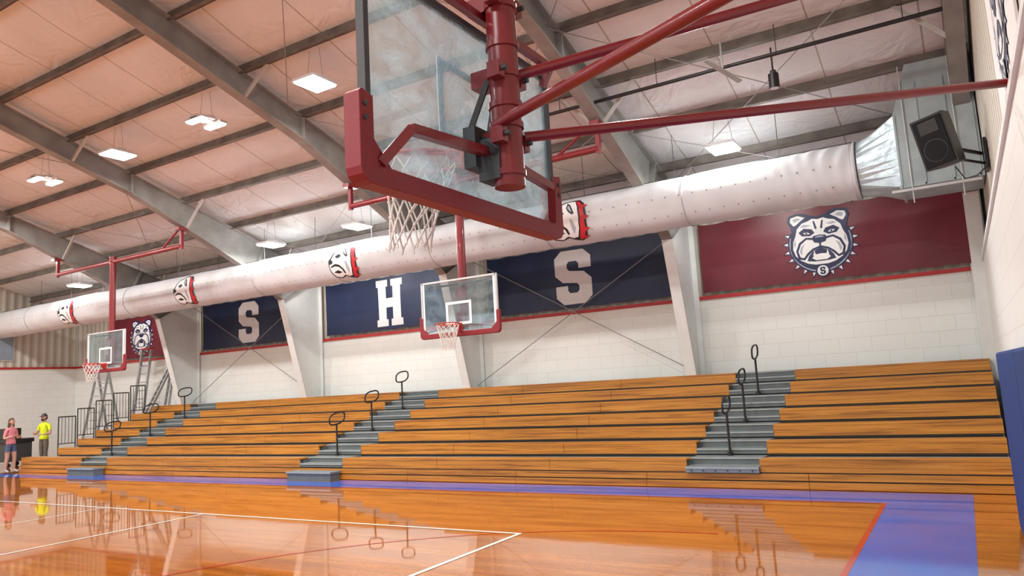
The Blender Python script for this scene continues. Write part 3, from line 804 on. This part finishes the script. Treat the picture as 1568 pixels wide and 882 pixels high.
for gx in (-8.33,-20.45):
    T=Matrix.Translation((gx,11.78,2.93))
    e=goal('ceiling_hung_basketball_goal',T,1.78,1.07,0.16,'glass_far')
    b=MB()
    b.cyl((gx,11.95,3.0),(gx,11.95,6.0),0.085,'red',18)
    b.box((gx-0.1,11.83,3.05),(gx+0.1,11.93,3.35),'red'); b.box((gx-0.1,11.83,3.6),(gx+0.1,11.93,3.8),'red')
    for s_ in(-1,1):
        b.bar((gx,11.87,3.9),(gx+s_*0.8,11.82,3.9),0.04,0.04,'darkgrey'); b.bar((gx,11.87,3.12),(gx+s_*0.8,11.83,3.0),0.04,0.04,'red')
    fa,fb=(-5.2,-11.25) if gx>-10 else (-17.3,-23.4)
    b.cyl((fa,11.95,6.0),(fb,11.95,6.0),0.06,'red',14)
    for fx in(fa,fb):
        b.bar((fx,11.95,5.92),(fx,11.95,6.5),0.08,0.08,'red')
        b.box((fx-0.09,11.8,6.42),(fx+0.09,12.1,6.5),'red')
    b.cyl((gx,11.95,6.0),(gx,11.95,6.15),0.1,'red',14)
    b.cyl((fa-0.9,11.95,6.0),(fa-0.15,11.95,6.45),0.03,'red',8)
    b.build('hanging_mast',e)

# ------------------------------------------------------------------ ladders
def ladder(b,p,q,w,wd,key='ladder',n=8):
    p=Vector(p);q=Vector(q);wd=Vector(wd).normalized()
    for s_ in(-1,1): b.bar(p+wd*s_*w/2,q+wd*s_*w*0.4,0.045,0.08,key,up=(0,1,0))
    for k in range(1,n+1):
        c_=p.lerp(q,k/(n+1)); ww=w*(1-0.2*k/(n+1)); b.bar(c_-wd*ww/2,c_+wd*ww/2,0.06,0.035,key)
b=MB(); ladder(b,(-26.0,15.95,0.02),(-25.7,16.35,3.95),0.55,(1,0.2,0),n=12); ladder(b,(-25.6,15.75,0.02),(-25.62,16.3,3.95),0.5,(1,0.2,0),n=5); b.box((-25.85,16.2,3.93),(-25.4,16.45,3.98),'trimred'); b.build('step_ladder')
b=MB(); ladder(b,(-24.5,15.6,1.63),(-23.85,16.1,3.3),0.42,(1,-0.3,0)); ladder(b,(-23.9,15.95,1.86),(-23.8,16.12,3.3),0.4,(1,-0.3,0),n=5); b.build('step_ladder')
b=MB(); ladder(b,(-27.6,15.2,0),(-27.45,15.7,3.2),0.6,(1,0.4,0),n=10); ladder(b,(-27.2,16.2,0),(-27.4,15.7,3.2),0.55,(1,0.4,0),n=7); b.build('step_ladder')

b=MB(); x0,x1,y0_,y1_=-29.8,-28.7,13.1,14.0
b.box((x0,y0_,0.85),(x1,y1_,0.98),'black'); b.box((x0+0.05,y0_+0.05,0.2),(x1-0.05,y1_-0.05,0.85),'darkgrey'); b.box((x0+0.15,y0_+0.1,0.98),(x1-0.3,y1_-0.3,1.35),'black')
for x in(x0+0.1,x1-0.1):
    for y in(y0_+0.1,y1_-0.1): b.cyl((x-0.03,y,0.08),(x+0.03,y,0.08),0.08,'black',12); b.box((x-0.02,y-0.02,0.1),(x+0.02,y+0.02,0.22),'darkgrey')
b.build('equipment_cart',None,0.01)

# ------------------------------------------------------------------ people
def skin_mesh(verts,edges,radii,root=0,sub=2):
    me=bpy.data.meshes.new('sk'); me.from_pydata([tuple(v) for v in verts],edges,[]); o=bpy.data.objects.new('sk',me); COL.objects.link(o)
    md=o.modifiers.new('s','SKIN'); md.use_smooth_shade=True; md.branch_smoothing=0.4
    sd=o.modifiers.new('u','SUBSURF'); sd.levels=sub; sd.render_levels=sub
    for i,r in enumerate(radii):
        r=(r,r) if not hasattr(r,'__len__') else r
        me.skin_vertices[0].data[i].radius=r; me.skin_vertices[0].data[i].use_root=(i==root)
    dg=bpy.context.evaluated_depsgraph_get(); dg.update()
    m2=bpy.data.meshes.new_from_object(o.evaluated_get(dg)); 
    bpy.data.objects.remove(o)
    V=[v.co.copy() for v in m2.vertices]; F=[tuple(p.vertices) for p in m2.polygons]
    return V,F
def person(name,loc,ang,sc,arms,top_k,bot_k,shoe_k,hair_k,female,short_legs,legs=None):
    T=Matrix.Translation(loc)@Matrix.Rotation(ang,4,'Z')@Matrix.Scale(sc,4)
    e=empty(name); hipw=0.095 if not female else 0.1; sh=0.185 if not female else 0.16
    J={}; names=[];R=[]
    def j(n,p,r): J[n]=len(names); names.append(Vector(p)); R.append(r)
    j('pel',(0,0,0.96),(0.15,0.105)); j('bel',(0,0.005,1.10),(0.135,0.10)); j('che',(0,0,1.28),(0.165,0.115)); j('nb',(0,-0.015,1.44),(0.075,0.065)); j('nk',(0,0.0,1.52),0.052); j('hd',(0,0.01,1.60),0.05)
    E=[('pel','bel'),('bel','che'),('che','nb'),('nb','nk'),('nk','hd')]
    for s_,n in((-1,'l'),(1,'r')):
        A=arms[0 if s_<0 else 1]
        j('sh'+n,(s_*sh,-0.01,1.40),0.062); j('el'+n,A[0],0.043); j('fo'+n,(Vector(A[0])*0.6+Vector(A[1])*0.4),0.04); j('wr'+n,A[1],0.026)
        E+=[('nb','sh'+n),('sh'+n,'el'+n),('el'+n,'fo'+n),('fo'+n,'wr'+n)]
        dx=0.0 if legs is None else legs[0 if s_<0 else 1]
        j('hi'+n,(s_*hipw,0,0.88),0.098); j('kn'+n,(s_*(hipw+0.01),0.015+dx*0.5,0.49),0.06); j('ca'+n,(s_*(hipw+0.015),-0.01+dx*0.7,0.36),0.056); j('an'+n,(s_*(hipw+0.015),-0.02+dx,0.10),0.038)
        j('to'+n,(s_*(hipw+0.035),0.14+dx,0.045),0.036); 
        E+=[('pel','hi'+n),('hi'+n,'kn'+n),('kn'+n,'ca'+n),('ca'+n,'an'+n),('an'+n,'to'+n)]
    V,F=skin_mesh(names,[(J[a],J[c_]) for a,c_ in E],R)
    b=MB(T)
    def near(p):
        best=9;w=None;tt=0
        for a,c_ in E:
            A_=names[J[a]];B_=names[J[c_]];d=B_-A_;t=max(0,min(1,(p-A_).dot(d)/d.length_squared)); dist=(A_+d*t-p).length
            if dist<best: best=dist;w=(a,c_);tt=t
        return w,tt
    groups={}
    for f in F:
        c_=sum((V[i] for i in f),Vector())/len(f); (a,d),t=near(c_)
        if d in('nk','hd'): k='skin' if (d=='hd' or t>0.35) else top_k
        elif d[:2]=='el' : k=top_k if t<0.62 else 'skin'
        elif d[:2] in('fo','wr'): k='skin'
        elif d=='bel': k=top_k if c_.z>0.98 else bot_k
        elif d[:2] in ('hi',): k=bot_k
        elif d[:2]=='kn': k=bot_k if (not short_legs or t<0.45) else 'skin'
        elif d[:2] in('ca','an'): k=(shoe_k if c_.z<0.11 else ('skin' if short_legs else bot_k))
        elif d[:2]=='to': k=shoe_k
        else: k=top_k
        if abs(c_.x)<0.165 and abs(c_.y)<0.118 and 0.90<c_.z<1.44: k=top_k if c_.z>0.975 else bot_k
        if d in('nk','hd','nb') and abs(c_.x)<0.07: k='skin' if c_.z>1.478 else top_k
        groups.setdefault(k,[]).append(f)
    for k,fs in groups.items():
        used=sorted({i for f in fs for i in f}); mp={u:n for n,u in enumerate(used)}
        b.add([V[u] for u in used],[tuple(mp[i] for i in f) for f in fs],k,True)
    def ring(c_,r,key,z): 
        b.tube([(c_[0]+r[0]*math.cos(2*math.pi*k/20),c_[1]+r[1]*math.sin(2*math.pi*k/20),z) for k in range(20)],0.009,key,6,closed=True)
    def band(c0,prof,key,n=28):
        vs=[(c0[0]+rx*math.cos(2*math.pi*k/n),c0[1]+ry*math.sin(2*math.pi*k/n),z) for z,rx,ry in prof for k in range(n)]
        b.add(vs,[(i*n+k,i*n+(k+1)%n,(i+1)*n+(k+1)%n,(i+1)*n+k) for i in range(len(prof)-1) for k in range(n)],key,True)
    band((0,0.002),[(0.935,0.150,0.112),(0.935,0.158,0.120),(0.98,0.155,0.117),(1.05,0.146,0.112),(1.09,0.128,0.10)],top_k)
    band((0,-0.006),[(1.455,0.075,0.070),(1.485,0.060,0.058),(1.485,0.050,0.048)],top_k)
    if short_legs:
        for s_ in(-1,1): ring((s_*hipw*1.04,0.005),(0.083,0.083),bot_k,0.70)
    b.build('body',e)
    b=MB(T)
    def hf(p):
        q=p.copy()
        if p.z<0: q.x*=1-0.28*abs(p.z); q.y=q.y*(1-0.12*abs(p.z))+0.08*abs(p.z)
        if p.y>0.7 and abs(p.z)<0.5: q.y*=0.97
        return q
    hc=Vector((0,0.015,1.655)); b.sphere(hc,(0.078,0.098,0.118),'skin',22,16,hf)
    b.sphere(hc+Vector((0,0.10,-0.015)),(0.014,0.022,0.026),'skin',10,8)
    for s_ in(-1,1):
        b.sphere(hc+Vector((s_*0.030,0.088,0.008)),(0.011,0.008,0.008),'eye',10,6); b.sphere(hc+Vector((s_*0.078,-0.005,-0.005)),(0.012,0.02,0.032),'skin',10,8)
        b.box(tuple(hc+Vector((s_*0.045,0.088,0.026))),tuple(hc+Vector((s_*0.017,0.096,0.032))),hair_k)
    b.sphere(hc+Vector((0,0.092,-0.055)),(0.024,0.008,0.007),'lip',10,6)
    if female:
        def hh(p): 
            q=p.copy()
            if p.y>0.25: q.z=max(q.z,0.42) if q.z<0.42 else q.z
            return q
        b.sphere(hc+Vector((0,-0.012,0.018)),(0.088,0.102,0.118),hair_k,20,14,hh)
        b.sphere(hc+Vector((0,-0.075,-0.12)),(0.075,0.045,0.19),hair_k,14,10)
        for s_ in(-1,1): b.sphere(hc+Vector((s_*0.07,-0.02,-0.10)),(0.022,0.05,0.15),hair_k,12,8)
    else:
        def hh(p):
            q=p.copy()
            if p.z<0.1: q.z=0.1+0.15*(p.z-0.1)*(1 if p.y<0.2 else 0)
            return q
        b.sphere(hc+Vector((0,-0.004,0.02)),(0.084,0.104,0.112),'darkgrey',20,14,hh)
        b.sphere(hc+Vector((0,0.12,0.034)),(0.066,0.075,0.010),'darkgrey',16,8)
        b.sphere(hc+Vector((0,-0.03,-0.02)),(0.080,0.082,0.075),hair_k,16,10)
        b.sphere(hc+Vector((0,0.055,-0.085)),(0.052,0.05,0.036),hair_k,14,10)
    b.build('head',e)
    b=MB(T)
    for s_,n,A in((-1,'l',arms[0]),(1,'r',arms[1])):
        w=Vector(A[1]); d=(w-Vector(A[0])).normalized(); side=d.cross(Vector((0,1,0.2)));
        side = side.normalized() if side.length>0.1 else Vector((1,0,0)); nrm=side.cross(d).normalized()
        if nrm.dot(Vector((0,0,-1)))<0: nrm=-nrm
        vs=[w,w+d*0.035,w+d*0.085]; V,F=skin_mesh(vs,[(0,1),(1,2)],[(0.024,0.018),(0.034,0.016),(0.036,0.014)],0,1); b.add(V,F,'skin',True)
        for k,(off,ln) in enumerate(((-0.027,0.06),(-0.009,0.072),(0.009,0.068),(0.027,0.052))):
            p0=w+d*0.075+side*off; p1=p0+d*ln*0.5+nrm*0.006; p2=p1+d*ln*0.3+nrm*0.018; p3=p2+d*ln*0.12+nrm*0.022
            V,F=skin_mesh([p0,p1,p2,p3],[(0,1),(1,2),(2,3)],[0.0085,0.008,0.0075,0.006],0,1); b.add(V,F,'skin',True)
        ts=-s_; p0=w+d*0.025+side*ts*0.022; p1=p0+d*0.025+side*ts*0.024+nrm*0.008; p2=p1+d*0.03+side*ts*0.008+nrm*0.012
        V,F=skin_mesh([p0,p1,p2],[(0,1),(1,2)],[0.011,0.0095,0.0075],0,1); b.add(V,F,'skin',True)
    b.build('hands',e)
    return e
person('woman_in_pink_shirt',(-26.25,12.1,0),math.radians(-75),0.97,
  [((-0.25,-0.02,1.12),(-0.16,0.20,1.16)),((0.25,0.0,1.12),(0.10,0.22,1.20))],'pink','denim','shoe','hair',True,True,(0.05,-0.04))
person('man_in_hivis_shirt',(-26.75,13.35,0),math.radians(195),1.02,
  [((-0.29,0.02,1.13),(-0.20,0.24,1.10)),((0.29,0.02,1.13),(0.16,0.25,1.14))],'hivis','khaki','shoe_d','hair_d',False,False,(0.03,-0.03))

# ------------------------------------------------------------------ world + camera
w=bpy.data.worlds.new('World'); S.world=w; w.use_nodes=True
bg=w.node_tree.nodes['Background']; bg.inputs['Color'].default_value=(0.97,0.98,1.0,1); bg.inputs['Strength'].default_value=1.5
cam=bpy.data.cameras.new('Camera'); co=bpy.data.objects.new('Camera',cam); COL.objects.link(co)
cam.sensor_width=36; cam.lens=25.97; cam.clip_start=0.05
r=Vector((.8516,.5212,-.0565)); f=Vector((-.5112,.8494,.1309)); r.normalize(); f=(f-r*f.dot(r)).normalized(); u=r.cross(f).normalized()
m=Matrix((( r.x,u.x,-f.x,0),(r.y,u.y,-f.y,0),(r.z,u.z,-f.z,H),(0,0,0,1)))
co.matrix_world=m
S.camera=co
